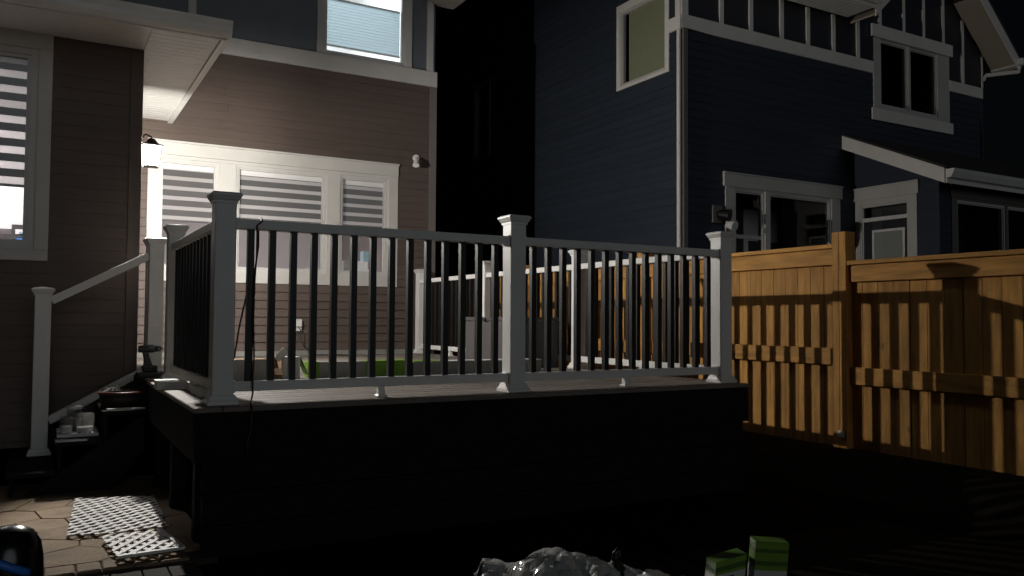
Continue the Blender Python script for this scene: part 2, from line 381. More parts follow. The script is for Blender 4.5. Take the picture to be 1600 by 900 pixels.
# projecting kitchen
kw = (-2.7, onY(53, 200, BY).x+.02, onY(40, 384, BY).z-.03, onY(20, 78, BY).z+.03)
kc = (kw[0]-.12, onY(80, 200, BY).x, onY(40, 407, BY).z, onY(60, 50, BY).z)
wall_slab(wb, A, brown, -6, BX-.001, .2, 3.55, [kw])
siding(wb, A, brown, -6, BX-.082, .25, 3.5, [kc], butt=.012, seams=True)
window(wb, A, kw, kc, label='tall kitchen window', frame=.05)
MB().box(BX-.082, BX+.016, BY-.022, BY-.001, .2, 3.5).build('corner_board', brown, A, bevel=.003)
MB().box(BX, BX+.016, BY, BY+.08, .2, 3.5).build('corner_board', brown, A)
MB().box(BX-.16, BX, BY+.161, HY, .2, 3.55).build('return_wall', brown, A)
# soffit, fascia, gutter and hip roof of the projecting kitchen
SX, SY, SZ = .42, 2.36, 3.52
sm = MB()
y = SY
while y < HY-.03:               # return side boards run across
    y2 = min(y+.098, HY-.002)
    sm.box(BX+.017, SX, y, y2-.010, SZ-.008, SZ+.004); sm.box(BX+.017, SX, y2-.010, y2, SZ-.001, SZ+.004)
    y = y2
sof = sm.build('soffit', metalw, A)
sm = MB(); xx = BX+.016
while xx > -6:
    sm.box(xx-.28, xx-.008, SY, BY-.003, SZ-.007, SZ+.004); sm.box(xx-.008, xx, SY, BY-.003, SZ-.0005, SZ+.004); xx -= .28
sm.build('front_soffit', metalw, A)
MB().box(SX+.001, SX+.024, SY-.02, HY-.002, SZ-.03, SZ+.11).build('fascia', metalw, A, bevel=.003)
MB().box(SX-.03, SX, SY, HY-.002, SZ-.03, SZ-.009).build('soffit_edge', metalw, A)
gm = MB(); prof = [(SY, 3.50), (SY-.05, 3.50), (SY-.085, 3.53), (SY-.09, 3.57), (SY-.112, 3.60), (SY-.112, 3.622), (SY-.10, 3.622), (SY-.10, 3.606), (SY-.078, 3.58), (SY-.075, 3.535), (SY-.045, 3.512), (SY, 3.512)]
gm.loft([[(-6, a, b) for a, b in prof], [(SX+.03, a, b) for a, b in prof]])
gm.loft([[(SX+.03, a, b) for a, b in prof[:6]+[(SY, 3.622)]], [(SX+.033, a, b) for a, b in prof[:6]+[(SY, 3.622)]]]); gm.build('gutter', metalw, A)
MB().box(-6, SX, SY+.001, SY+.02, 3.49, 3.63).build('fascia', metalw, A)
rf = MB(); rf.add([(-6, SY-.05, 3.632), (SX+.05, SY-.05, 3.632), (SX+.05, HY-.04, 3.632), (-6, HY-.04, 4.35), (-1.2, HY-.04, 4.35), (-6, HY-.04, 3.632)],
                  [(0, 1, 4, 3), (1, 2, 4), (0, 5, 2, 1), (2, 5, 3, 4)]); rf.build('roof', shingle, A)
# rooms behind the lit windows
room(A, BX+.06, HX-.1, HY+.165, HY+3.6, 1.0, 3.45, roomp, 'front', mceil=ceilp)
MB().box(HX-.14, HX-.101, HY+.17, HY+3.5, 1.0, 3.44).build('room_wall', taupe, A)
room(A, -4.6, BX-.17, BY+.165, BY+3.3, .9, 3.42, roomp, 'front', mceil=ceilp)
room(A, .9, HX-.1, HY+.165, HY+3.5, 4.2, 6.9, ceilp, 'front', mceil=ceilp)
area('living_room_lamp', (1.6, HY+1.6, 3.38), .6, 34)
area('kitchen_lamp', (-1.6, BY+1.4, 3.36), .6, 62, (1, .95, .95))
cl = MB().lathe(2.55, HY+1.15, [(.02, 6.895), (.17, 6.89), (.19, 6.86), (.17, 6.82), (.08, 6.80), (.01, 6.797)]).build('ceiling_light', ceil_lamp, smooth=True)
tag(cl, 'glowing round ceiling light behind the blue shade upstairs', 'ceiling light')
area('bedroom_lamp', (2.4, HY+1.5, 6.7), .5, 75, (.90, .97, 1))
# things inside
kb = thing('kitchen_cabinet', 'white shaker kitchen cabinets seen through the tall kitchen window', 'cabinet')
KY = BY+2.2
MB().box(-3.4, -.75, KY, KY+.35, 2.10, 3.35).build('carcass', cabw, kb)
for k in range(4):
    xa = -2.30+k*.42 if k < 3 else -1.02
    xa = [-2.28, -1.84, -1.40, -.96][k]
    d = MB().box(xa, xa+.42, KY-.022, KY-.002, 2.12, 3.33).build('door', cabw, kb)
    for q in ((xa+.003, xa+.07, 2.12, 3.33), (xa+.35, xa+.417, 2.12, 3.33), (xa+.07, xa+.35, 2.12, 2.20), (xa+.07, xa+.35, 3.25, 3.33)):
        MB().box(q[0], q[1], KY-.047, KY-.0225, q[2], q[3]).build('rail', cabw, d)
fr = thing('refrigerator', 'dark steel refrigerator with papers under the white kitchen cabinets', 'refrigerator')
p = onY(19, 352, KY); q = onY(52, 384, KY)
MB().box(p.x, p.x+.8, KY-.10, KY+.4, 1.0, p.z).build('body', steel, fr)
for a, b, c_, e, mm in ((26, 48, 372, 381, blue), (24, 36, 358, 366, cabw), (30, 47, 362, 370, bluebox), (44, 51, 372, 384, cabw), (30, 36, 365, 369, redm)):
    s1 = onY(a, c_, KY-.11); s2 = onY(b, e, KY-.11); MB().box(s1.x, s2.x, KY-.104-.002*a/10, KY-.101, s2.z, s1.z).build('note', mm, fr)
def zebra(name_label, w, u0_, u1_, zb, zt, depth, pitch=.1165, dense=.072, phase=0.):
    t = thing('zebra_blind', name_label, 'blind', 'zebra blinds in the lit windows')
    mb = MB(); w.box(mb, u0_, u1_, depth-.03, depth-.09, zt-.06, zt); mb.build('headrail', cabw, t)
    z = zb; mb = MB(); w.box(mb, u0_, u1_, depth-.036, depth-.052, z, z+.022); mb.build('bottom_bar', band_s, t); z += .022
    k = 0
    while z < zt-.06:
        h = (pitch-dense, dense)[k % 2]; h = min(h, zt-.06-z)
        mb = MB(); w.box(mb, u0_, u1_, depth-.042, depth-.0445, z, z+h); mb.build(('sheer_band', 'fabric_band')[k % 2], (sheer, band_s)[k % 2], t)
        z += h; k += 1
zbm = [onY(px, py, HY+.05).z for px, py in ((290, 347), (430, 342), (565, 345))]
zebra('zebra blind in the first pane of the triple window, nearest the lantern', wa, g1[0]+.036, g1[1]-.036, onY(290, 347, HY+.05).z, 3.03, -.02)
zebra('widest zebra blind, in the middle pane of the triple window', wa, g2[0]+.036, g2[1]-.036, 2.43, 3.03, -.02)
zebra('narrowest zebra blind, in the pane nearest the corner floodlight', wa, g3[0]+.036, g3[1]-.036, 2.43, 3.03, -.02)
zebra('zebra blind of the tall kitchen window at the picture edge', wb, kw[0]+.05, kw[1]-.055, onY(30, 292, BY+.05).z, kw[3]-.06, -.03, pitch=.1225, dense=.064)
cs = thing('cellular_shade', 'blue grey pleated shade glowing in the upstairs window', 'shade')
mb = MB(); zt, zb = onY(585, 13, HY+.08).z, 4.775; n = 30; fs = []; vs = []
for i in range(n+1):
    z = zb+(zt-zb)*i/n; yy = HY+.075+(.005 if i % 2 else 0)
    vs += [(up_w[0]+.035, yy, z), (up_w[1]-.05, yy, z)]
    if i: fs.append((2*i-2, 2*i-1, 2*i+1, 2*i))
mb.add(vs, fs).build('pleats', shade_up, cs)
MB().box(up_w[0]+.035, up_w[1]-.05, HY+.066, HY+.092, zb-.02, zb).build('bottom_rail', vinyl, cs)
MB().box(up_w[0]+.035, up_w[1]-.05, HY+.066, HY+.092, zt, zt+.018).build('top_rail', vinyl, cs)
# small things on the window sill of the narrow pane
def carton(name, label, cat, x0, x1, y0, y1, z0, z1, m, grp=None):
    return tag(MB().box(x0, x1, y0, y1, z0, z1).build(name, m, bevel=.004), label, cat, grp)
MB().box(g3[0], g3[1]-.02, HY+.161, HY+.50, 1.80, 1.832).build('window_stool', vinyl, A)
sz = 1.8335
a = onY(533, 430, HY+.3).x; b = onY(567, 430, HY+.3).x; c = onY(581, 430, HY+.3).x
carton('white_box', 'low white box lying flat on the sill inside the narrow pane', 'box', a, c-.03, HY+.20, HY+.42, sz, sz+.055, cabw)
carton('white_box', 'white box stacked on the flat white box inside the narrow pane', 'box', a, b+.04, HY+.22, HY+.40, sz+.056, sz+.16, cabw)
a = onY(565, 400, HY+.3).x; carton('blue_box', 'pale blue box standing on white boxes inside the narrow pane', 'box', a, a+.13, HY+.24, HY+.36, sz+.161, sz+.30, bluebox)

# wall lantern on the return wall
LX, LY, LZ = -.033, 3.205, 2.64
wlan = thing('wall_lantern', 'lit black wall lantern with glowing glass beside the kitchen corner', 'lantern', loc=(0, 0, 0))
MB().box(BX+.001, BX+.02, LY-.055, LY+.055, LZ-.02, LZ+.19).build('backplate', black, wlan, bevel=.004)
MB().tube([(BX+.015, LY, LZ+.14), (BX+.06, LY, LZ+.185), (LX, LY, LZ+.165), (LX, LY, LZ+.14)], .009).build('arm', black, wlan, smooth=True)
MB().sq(LX, LY, [(.022, LZ+.15), (.028, LZ+.14), (.05, LZ+.105), (.088, LZ+.088), (.088, LZ+.080)]).build('cap', black, wlan)
cg = MB(); hh = .068
for sx in (-1, 1):
    for sy in (-1, 1): cg.beam((LX+sx*.056, LY+sy*.056, LZ-.09), (LX+sx*.074, LY+sy*.074, LZ+.081), .008, .008, (1, 0, 0))
cg.build('cage', black, wlan)
MB().sq(LX, LY, [(.060, LZ-.098), (.060, LZ-.090)]).build('base', black, wlan)
gp = MB()
for k in range(4):
    c0, s0 = math.cos(k*math.pi/2), math.sin(k*math.pi/2)
    q = [(hz, vt, zz) for hz, vt, zz in ((.056, -.054, -.089), (.056, .054, -.089), (.073, .072, .079), (.073, -.072, .079))]
    gp.add([(LX+c0*a-s0*b, LY+s0*a+c0*b, LZ+zz) for a, b, zz in q], [(0, 1, 2, 3)])
gp.build('glass', lantern_glass, wlan)
MB().lathe(LX, LY, [(.004, LZ+0.0495), (.013, LZ+0.0470), (.020, LZ+0.0380), (.022, LZ+0.0280), (.019, LZ+0.0170), (.011, LZ+0.0090), (.003, LZ+0.0065)], 12).build('bulb', bulbm, wlan, smooth=True)
MB().lathe(LX, LY, [(.014, LZ+.085), (.014, LZ+.0505)], 10).build('socket', black, wlan)

# floodlight near the house corner, outlet box
fp = onY(650, 247, HY-.03)
fl = thing('floodlight', 'small white floodlight on the brown siding near the house corner', 'floodlight')
def disc(mb, c, axis, r, h, n=16, r2=None):
    c = Vector(c); t = Vector(axis).normalized(); a = t.orthogonal().normalized(); b = t.cross(a); r2 = r if r2 is None else r2
    mb.loft([[tuple(c+(a*math.cos(2*math.pi*k/n)+b*math.sin(2*math.pi*k/n))*r) for k in range(n)], [tuple(c+t*h+(a*math.cos(2*math.pi*k/n)+b*math.sin(2*math.pi*k/n))*r2) for k in range(n)]]); return mb
disc(MB(), (fp.x, HY-.017, fp.z), (0, -1, 0), .045, .025).build('mount', metalw, fl)
MB().tube([(fp.x, HY-.04, fp.z), (fp.x-.02, HY-.10, fp.z-.02), (fp.x-.03, HY-.12, fp.z-.06)], .014).build('arm', metalw, fl, smooth=True)
disc(MB(), (fp.x-.03, HY-.115, fp.z-.05), (-.25, -.4, -.85), .026, .085, r2=.046).build('lamp_head', metalw, fl)
op = onY(465, 508, HY-.02)
ob = thing('outlet_box', 'white weatherproof outlet cover on the siding under the triple window', 'outlet')
MB().box(op.x-.045, op.x+.045, HY-.05, HY-.017, op.z-.075, op.z+.065).build('box', vinyl, ob, bevel=.006)
MB().box(op.x-.04, op.x+.042, HY-.075, HY-.051, op.z-.02, op.z+.075).build('cover', vinyl, ob, bevel=.008)
tag(MB().tube([(op.x, HY-.06, op.z-.03), (op.x+.02, HY-.10, op.z-.06), (op.x+.03, HY-.09, op.z-.2), (op.x+.06, HY-.12, D+.1), (op.x+.15, HY-.3, D+.012), (op.x+.5, HY-.5, D+.010)], .006).build('power_cord', rubber, smooth=True),
    'thin black power cord plugged into the white wall outlet', 'cord')

# ================================================================== DECK
DX0, DX1, DY0, DY1 = -.16, 3.65, -.19, HY-.055
dk = thing('deck', 'raised grey brown composite deck with black fascia behind the house', 'deck')
bd = MB(); bd.loft([[(0, 0, 0), (0, .134, 0), (0, .134, .019), (0, .130, .024), (0, .004, .024), (0, 0, .019)], [(1, 0, 0), (1, .134, 0), (1, .134, .019), (1, .130, .024), (1, .004, .024), (1, 0, .019)]])
bme = bd.mesh('deck_board', deckm)
y = DY0+.002
while y+.134 < DY1:
    x0 = DX0 if y+.134 < BY-.02 else max(DX0, BX+.019)
    x0b = DX0+.14
    split = 1.9 if int(y*10) % 2 else 2.4
    x0b = x0+.14 if y < BY-.2 else x0
    inst(bme, 'deck_board', dk, (x0b, y, D-.024), (DX1-x0b, 1, 1)); y += .139
inst(bme, 'border_board', dk, (DX0+.134, DY0, D-.023), (BY-.06-DY0, 1, 1), math.pi/2)
MB().box(DX0+.004, DX1-.003, DY0+.004, DY0+.03, D-.27, D-.026).build('fascia', blackwood, dk)
MB().box(DX0+.003, DX0+.029, DY0+.031, 1.86, D-.27, D-.026).build('fascia', blackwood, dk)
MB().box(DX1-.03, DX1-.004, DY0+.031, DY1, D-.27, D-.026).build('fascia', blackwood, dk)
for k in range(3):
    MB().box(DX0+.05, DX1-.03, DY0+.035, DY0+.055, .02+k*.165, .02+k*.165+.158).build('skirting_board', blackwood, dk)
    MB().box(DX1-.055, DX1-.035, DY0+.06, DY1, .02+k*.165, .02+k*.165+.158).build('skirting_board', blackwood, dk)
for k, yy in enumerate((.12, 1.0, 1.74)): MB().box(DX0+.06, DX0+.15, yy, yy+.09, .001, D-.03).build('support_post', blackwood, dk)
for k in range(6): MB().box(DX0+.031, DX1-.06, .5+k*.85, .54+k*.85, D-.22, D-.026).build('joist', blackwood, dk)

# railing: posts and panels
PH = .055
def post(x, y, z0, z1, label, group='white railing posts'):
    t = thing('railing_post', label, 'post', group)
    MB().sq(x, y, [(PH, z0+.001), (PH, z1-.055)]).build('shaft', vinyl, t, bevel=.006)
    MB().sq(x, y, [(PH+.006, z1-.062), (PH+.006, z1-.050), (PH+.014, z1-.040), (PH+.020, z1-.026), (PH+.024, z1-.022), (PH+.024, z1-.014), (PH+.012, z1-.004), (.012, z1+.004)]).build('cap', vinyl, t)
    MB().sq(x, y, [(PH+.024, z0+.0005), (PH+.024, z0+.018), (PH+.016, z0+.026), (PH+.010, z0+.044), (PH+.003, z0+.052)]).build('base_trim', vinyl, t)
S = 1.7813; S2 = 1.8616; RX = 2*S; ZT = D+1.12
post(0, 0, D, ZT, 'front corner railing post nearest the camera, beside the stairs')
post(S, 0, D, ZT, 'middle railing post on the front edge of the deck')
post(RX, 0, D, ZT, 'front corner railing post closest to the wooden fence')
post(0, 1.8064, D, ZT, 'railing post at the stair opening, behind the near corner post')
post(RX, S2, D, ZT, 'second railing post from the front along the fence side')
post(RX, 2*S2, D, ZT, 'railing post behind the grey storage box on the fence side')
post(RX, 3*S2, D, ZT, 'railing post against the brown house wall')
BAL = MB().box(-.0175, .0175, -.0175, .0175, 0, 1).mesh('baluster', black)
def panel(a, b, label, n=14, feet=(.5,), group='railing panels with black balusters'):
    a, b = Vector((*a, 0)), Vector((*b, 0)); d = (b-a).normalized(); L = (b-a).length
    t = thing('deck_railing', label, 'railing', group)
    p0, p1 = a+d*(PH+.001), b-d*(PH+.001)
    MB().beam(p0+Vector((0, 0, D+.955)), p1+Vector((0, 0, D+.955)), .070, .052).build('top_rail', vinyl, t, bevel=.005)
    MB().beam(p0+Vector((0, 0, D+.090)), p1+Vector((0, 0, D+.090)), .052, .054).build('bottom_rail', vinyl, t, bevel=.005)
    il = (p1-p0).length
    for zz, hw, hh_ in ((D+.955, .080, .064), (D+.090, .062, .066)):
        for q0, q1 in ((p0, p0+d*.014), (p1-d*.014, p1)): MB().beam(q0+Vector((0, 0, zz)), q1+Vector((0, 0, zz)), hw, hh_).build('bracket', vinyl, t, bevel=.003)
    for k in range(n):
        q = p0+d*(il*(k+.72)/(n+.44)); inst(BAL, 'baluster', t, (q.x, q.y, D+.1175), (1, 1, .811))
    for f in feet:
        q = a+(b-a)*f; MB().sq(q.x, q.y, [(.030, D+.001), (.030, D+.010), (.020, D+.018), (.017, D+.0625)]).build('foot_block', vinyl, t)
panel((0, 0), (S, 0), 'front railing panel between the near corner post and the middle post')
panel((S, 0), (RX, 0), 'front railing panel between the middle post and the fence side corner')
panel((0, 0), (0, 1.8064), 'side railing panel running back from the near corner to the stairs', n=13)
panel((RX, 0), (RX, S2), 'fence side railing panel nearest the front corner')
panel((RX, S2), (RX, 2*S2), 'fence side railing panel next to the grey storage box')
panel((RX, 2*S2), (RX, 3*S2), 'fence side railing panel ending at the house wall')

# stairs
st = thing('stairs', 'dark wooden stairs leading down from the deck along the house', 'stairs')
for k in range(3):
    x1 = DX0-.28*k; zt = D-.195*(k+1)
    MB().box(x1-.29, x1-.002, 1.80, 2.98, zt-.03, zt).build('tread', blackwood, st, bevel=.004)
    MB().box(x1-.27, x1-.25, 1.83, 2.97, zt-.195+.001, zt-.031).build('riser', blackwood, st)
MB().box(DX0-.022, DX0-.003, 1.88, 2.97, D-.194, D-.002).build('riser', blackwood, st)
for yy in (1.815, 2.94):
    mb = MB(); pr = [(DX0-.02, D-.235), (DX0-.30, D-.43), (DX0-.58, D-.625), (DX0-.80, .005), (DX0-.25, .005), (DX0-.02, .30)]
    mb.loft([[(a, yy, b) for a, b in pr], [(a, yy+.035, b) for a, b in pr]]); mb.build('stringer', blackwood, st)
YR = 2.65
post(-.035, YR, D, D+1.10, 'upper stair post in front of the lit wall strip')
post(-.02, 2.97, D, D+1.12, 'railing post half hidden behind the upper stair post')
post(-.820, YR, .195, 1.455, 'lowest stair post standing by itself on the bottom step')
hr = thing('handrail', 'white sloping stair handrail with top and bottom rail but no balusters', 'handrail')
for nm, z0, z1 in (('top_rail', 1.355, 1.725), ('bottom_rail', .445, .815)):
    MB().beam((-.764, YR, z0), (-.093, YR, z1), .05, .06).build(nm, vinyl, hr, bevel=.005)

# ================================================================== things on the deck
sb = thing('storage_box', 'grey resin storage box with lid against the fence side railing', 'storage box')
bx0, bx1 = 3.09, 3.47; by0 = onX(819, 520, bx0).y; by1 = onX(727, 520, bx0).y; bz1 = onX(727, 497, bx0).z
MB().box(bx0, bx1, by0, by1, D+.001, bz1-.03).build('body', greybox, sb, bevel=.008)
MB().box(bx0-.014, bx1+.01, by0-.014, by1+.014, bz1-.028, bz1+.012).build('lid', greybox, sb, bevel=.008)
for k in range(1, 4):
    yy = by0+(by1-by0)*k/4; MB().box(bx0-.006, bx0, yy-.006, yy+.006, D+.03, bz1-.05).build('rib', greybox, sb)
lp = onX(757, 494, bx0-.02); MB().box(bx0-.03, bx0-.0145, lp.y-.03, lp.y+.03, bz1-.03, bz1).build('latch', rubber, sb, bevel=.004)

def kit_carton(label, x0, x1, y0, y1, h, z0=D, ends=True, mid=cartonw, group='lime and white railing kit cartons'):
    t = thing('carton', label, 'carton', group)
    L = x1-x0; e = L*.28
    MB().box(x0, x1, y0, y1, z0+.001, z0+h).build('body', mid, t, bevel=.003)
    if ends:
        for a, b in ((x0-.002, x0+L*.09), (x1-L*.46, x1+.002)): MB().box(a, b, y0-.002, y1+.002, z0+.002, z0+h+.002).build('printed_wrap', lime, t)
    return t
kit_carton('long white carton with lime ends lying on the deck behind the front railing', .95, 1.78, 1.66, 1.80, .12, mid=cartong)
t = kit_carton('longest carton on the deck, pale with a lime edged top', 1.80, 3.02, 1.66, 1.82, .10, ends=False, mid=cartong)
MB().box(1.80, 3.02, 1.655, 1.825, D+.101, D+.108).build('top_flap', cartonw, t)
MB().box(1.80, 2.05, 1.650, 1.830, D+.1085, D+.112).build('lime_print', lime, t)
t = thing('carton', 'open white carton with a torn lime flap, upright beside the brown cardboard box', 'carton', 'lime and white railing kit cartons')
x0 = .735; x1 = .865
MB().box(x0, x1, 1.62, 1.75, D+.001, D+.165).build('body', cartonw, t, bevel=.003)
MB().add([(x1, 1.62, D+.165), (x1, 1.75, D+.165), (x1+.06, 1.75, D+.03), (x1+.06, 1.62, D+.03), (x1+.004, 1.62, D+.165), (x1+.004, 1.75, D+.165), (x1+.066, 1.75, D+.03), (x1+.066, 1.62, D+.03)],
         [(0, 1, 2, 3), (4, 7, 6, 5), (0, 4, 5, 1), (1, 5, 6, 2), (2, 6, 7, 3), (3, 7, 4, 0)]).build('flap', lime, t)
MB().beam((x0+.01, 1.63, D+.165), (x0-.03, 1.63, D+.20), .10, .004, (0, 1, 0)).build('flap', cartonw, t)
t = thing('cardboard_box', 'open brown cardboard box beside the white and lime carton', 'box')
x0, x1, y0, y1, hb = .63, .735, 1.62, 1.78, .155
for q in ((x0, x1, y0, y0+.006, 0, .08), (x0, x1, y1-.006, y1, 0, hb), (x0, x0+.006, y0+.006, y1-.006, 0, hb), (x1-.007, x1-.001, y0+.006, y1-.006, 0, hb)):
    MB().box(q[0], q[1], q[2], q[3], D+.001+q[4], D+q[5]).build('side', card, t)
MB().beam((x0+.05, y0, D+.08), (x0+.05, y0-.05, D+.035), .10, .004).build('flap', card, t)
t = thing('carton', 'plain pale grey carton in front of the house wall near the corner post', 'carton')
MB().box(.34, .62, 1.62, 1.80, D+.001, D+.15).build('body', cartong, t, bevel=.003)
MB().box(.34, .62, 1.625, 1.795, D+.150, D+.1525).build('top_flap', card, t)
# small cartons by the deck's stair side edge
t = thing('small_carton', 'small white open carton overhanging the deck edge by the stair post', 'carton')
MB().box(-.195, -.02, 1.02, 1.16, D+.001, D+.055).build('body', cartonw, t, bevel=.003); MB().box(-.20, -.05, 1.03, 1.15, D+.056, D+.060).build('flap', cartonw, t)
t = thing('small_carton', 'flat pale carton tucked under the side railing near the corner post', 'carton')
MB().box(-.045, .07, .42, .72, D+.001, D+.050).build('body', cartonw, t, bevel=.003); MB().box(-.05, .072, .42, .72, D+.0505, D+.054).build('flap', cartonw, t)

# cordless drill standing on its charger at the top of the stairs
dr = thing('cordless_drill', 'black cordless drill standing on its battery at the deck edge', 'drill', loc=(0, 0, 0))
dx, dy, dz = -.115, 2.2, D+.046
MB().box(dx-.05, dx+.055, dy-.04, dy+.04, dz, dz+.045).build('battery', rubber, dr, bevel=.008)
MB().loft([[(dx-.03, dy-.02, dz+.046), (dx+.02, dy-.02, dz+.046), (dx+.02, dy+.02, dz+.046), (dx-.03, dy+.02, dz+.046)], [(dx-.05, dy-.018, dz+.145), (dx-.008, dy-.018, dz+.145), (dx-.008, dy+.018, dz+.145), (dx-.05, dy+.018, dz+.145)]]).build('handle', rubber, dr, bevel=.006)
def xl(x, prof, y, z, n=16): return [[(x+a, y+r*math.cos(2*math.pi*k/n), z+r*math.sin(2*math.pi*k/n)) for k in range(n)] for a, r in prof]
MB().loft(xl(dx-.08, [(0, .018), (.01, .027), (.10, .029), (.12, .024)], dy, dz+.17)).build('motor_body', teal, dr, smooth=True)
MB().loft(xl(dx+.04, [(0, .022), (.03, .021), (.05, .012)], dy, dz+.17)).build('chuck', steel, dr, smooth=True)
MB().loft(xl(dx+.09, [(0, .004), (.07, .004)], dy, dz+.17)).build('drill_bit', steel, dr)
ch = MB().box(dx-.09, dx+.10, dy-.06, dy+.06, D+.001, D+.044).build('battery_charger', rubber, bevel=.012); tag(ch, 'flat black battery charger under the cordless drill', 'charger')
# tool pouch and bag on the upper tread
TZ = D-.195
tp = thing('tool_pouch', 'dark tool pouch with a glossy red brown rim on the top step', 'tool pouch')
def oval(cx, cy, a, b, z, n=28): return [(cx+a*math.cos(2*math.pi*k/n), cy+b*math.sin(2*math.pi*k/n), z) for k in range(n)]
tc = (-.30, 2.02)
MB().loft([oval(*tc, .13, .09, TZ+.001), oval(*tc, .155, .115, TZ+.03), oval(*tc, .16, .12, TZ+.105), oval(*tc, .152, .112, TZ+.105), oval(*tc, .14, .10, TZ+.03)]).build('body', leather, tp, smooth=True)
MB().tube(oval(*tc, .162, .122, TZ+.108)+[oval(*tc, .162, .122, TZ+.108)[0]], .009).build('rim', redrim, tp, smooth=True)
def crumple(name, cx, cy, z, rx, ry, hgt, m, seed, n=22):
    rd = random.Random(seed); mb = MB(); vs = []; fs = []
    for j in range(n+1):
        for i in range(n+1):
            u, v = i/n*2-1, j/n*2-1; r = min(1, math.hypot(u, v)); e = max(0, 1-r*r)
            vs.append((cx+u*rx*(1+rd.uniform(-.06, .06)), cy+v*ry*(1+rd.uniform(-.06, .06)), z+hgt*e**.6*(1+rd.uniform(-.35, .35))+rd.uniform(0, .15)*hgt))
    for j in range(n):
        for i in range(n): fs.append((j*(n+1)+i, j*(n+1)+i+1, (j+1)*(n+1)+i+1, (j+1)*(n+1)+i))
    return mb.add(vs, fs).build(name, m)
tag(crumple('plastic_bag', -.37, 2.10, TZ+.112, .06, .06, .035, film, 3, 9), 'small crumpled clear plastic bag lying on the tool pouch', 'bag')
tag(MB().box(-.42, -.175, 1.83, 1.875, TZ+.001, TZ+.012).build('white_strip', vinyl, bevel=.002), 'thin white strip on the front of the top step', 'offcut')  # plain white strip along the tread edge
# tray and jars on the middle tread
MZ = D-.39
tr = thing('parts_tray', 'white parts tray with holes on the middle step', 'tray')
tx0, tx1, ty0, ty1 = -.715, -.455, 2.02, 2.42
MB().box(tx0, tx1, ty0, ty1, MZ+.001, MZ+.006).build('tray_floor', cabw, tr)
for q in ((tx0, tx1, ty0, ty0+.008), (tx0, tx1, ty1-.008, ty1), (tx0, tx0+.008, ty0+.0085, ty1-.0085), (tx1-.008, tx1, ty0+.0085, ty1-.0085)):
    MB().box(*q, MZ+.0065, MZ+.022).build('tray_wall', cabw, tr)
for k in range(7): MB().box(tx0+.02+k*.033, tx0+.032+k*.033, ty0+.01, ty0+.12, MZ+.0065, MZ+.016).build('divider', cabw, tr)
def jar(name, label, x, y, r, h, fill, lid):
    t = thing(name, label, 'jar', 'clear jars on the tray')
    MB().lathe(x, y, [(r*.9, MZ+.007), (r, MZ+.015), (r, MZ+h*.85), (r*.9, MZ+h)]).build('glass', jarglass, t, smooth=True)
    MB().lathe(x, y, [(r*.86, MZ+.010), (r*.9, MZ+h*fill)]).build('screws', steel if fill > .5 else cartonw, t)
    if lid: MB().lathe(x, y, [(r*.95, MZ+h+.001), (r*1.06, MZ+h+.004), (r*1.06, MZ+h+.022), (r*.9, MZ+h+.026)]).build('lid', cabw, t)
jar('jar', 'narrow clear jar at the outer end of the parts tray', -.655, 2.20, .042, .13, .45, False)
jar('jar', 'wide clear jar beside the tool pouch on the tray', -.535, 2.17, .058, .15, .35, False)
jar('jar', 'white lidded jar behind the narrow jar on the tray', -.60, 2.33, .05, .165, .6, True)

# cord draped over the front railing
pts = [(*onY(366, 552, .35)[:],)]
pts = [onY(366, 560, .30), onY(368, 546, .28), onY(374, 510, .20), onY(379, 488, .16), onY(385, 462, .12), onY(397, 430, .08), onY(404, 385, .055), onY(404, 352, .050)]
pts += [Vector((pts[-1].x, .030, D+.990)), Vector((pts[-1].x, -.01, D+.992)), Vector((pts[-1].x, -.040, D+.975))]
pts += [onY(402, 352, -.045), onY(401, 400, -.035), onY(398, 440, -.032), onY(396, 500, -.034), onY(397, 560, -.036), onY(395, 590, -.04), onY(395, 615, -.06), Vector((onY(393, 640, -.2).x, -.17, D+.012)), Vector((onY(393, 645, -.2).x, -.205, D-.005)), onY(392, 670, -.205), onY(387, 690, -.21), onY(386, 715, -.21)]
tag(MB().tube(pts, .0048).build('extension_cord', orange, smooth=True), 'thin dark orange extension cord draped over the front railing', 'cord')

# ================================================================== FENCE
FX = 4.74
fbme = MB().box(0, .018, 0, .131, 0, 1).mesh('fence_board', cedar)
def fence_panel(y0, y1, ztop, label):
    t = thing('wooden_fence', label, 'fence', 'cedar fence panels')
    y = y0+.004; k = 0
    while y < y1-.02:
        wd = min(1, (y1-.003-y)/.131)
        inst(fbme, 'fence_board', t, (FX+.036+random.uniform(0, .004), y, .06+random.uniform(-.01, .01)), (1, wd, ztop-.10)); y += .1355
    MB().box(FX, FX+.035, y0+.003, y1-.003, ztop-.15, ztop-.018).build('top_rail', cedarh, t, bevel=.004)
    MB().box(FX, FX+.035, y0+.003, y1-.003, ztop-.96, ztop-.825).build('middle_rail', cedarh, t, bevel=.004)
    MB().box(FX-.03, FX+.095, y0+.002, y1-.002, ztop-.016, ztop+.018).build('cap_board', cedarh, t, bevel=.004)
def fence_post(y, z1, label):
    t = thing('fence_post', label, 'post', 'cedar fence posts')
    for k in range(2): MB().box(FX-.035, FX+.08, y-.066+k*.067, y-.001+k*.067, .001, z1).build('timber', cedar, t, bevel=.004)
    return t
fence_panel(-2.60, -.20, 1.70, 'lower fence panel with the broad post shadow')
fence_panel(-.066, 2.30, 1.845, 'higher fence panel beyond the front corner of the deck railing')
fence_panel(2.434, 4.80, 1.845, 'fence panel seen through the fence side railing balusters')
fence_panel(4.934, 7.3, 1.845, 'far fence panel in the dark gap between the houses')
fp1 = fence_post(-.133, 1.955, 'tall fence post where the fence steps down')
MB().box(FX-.045, FX-.036, -.17, -.12, .32, .37).build('bracket', metalw, fp1)
fence_post(2.367, 1.955, 'fence post seen between balusters behind the deck railing')
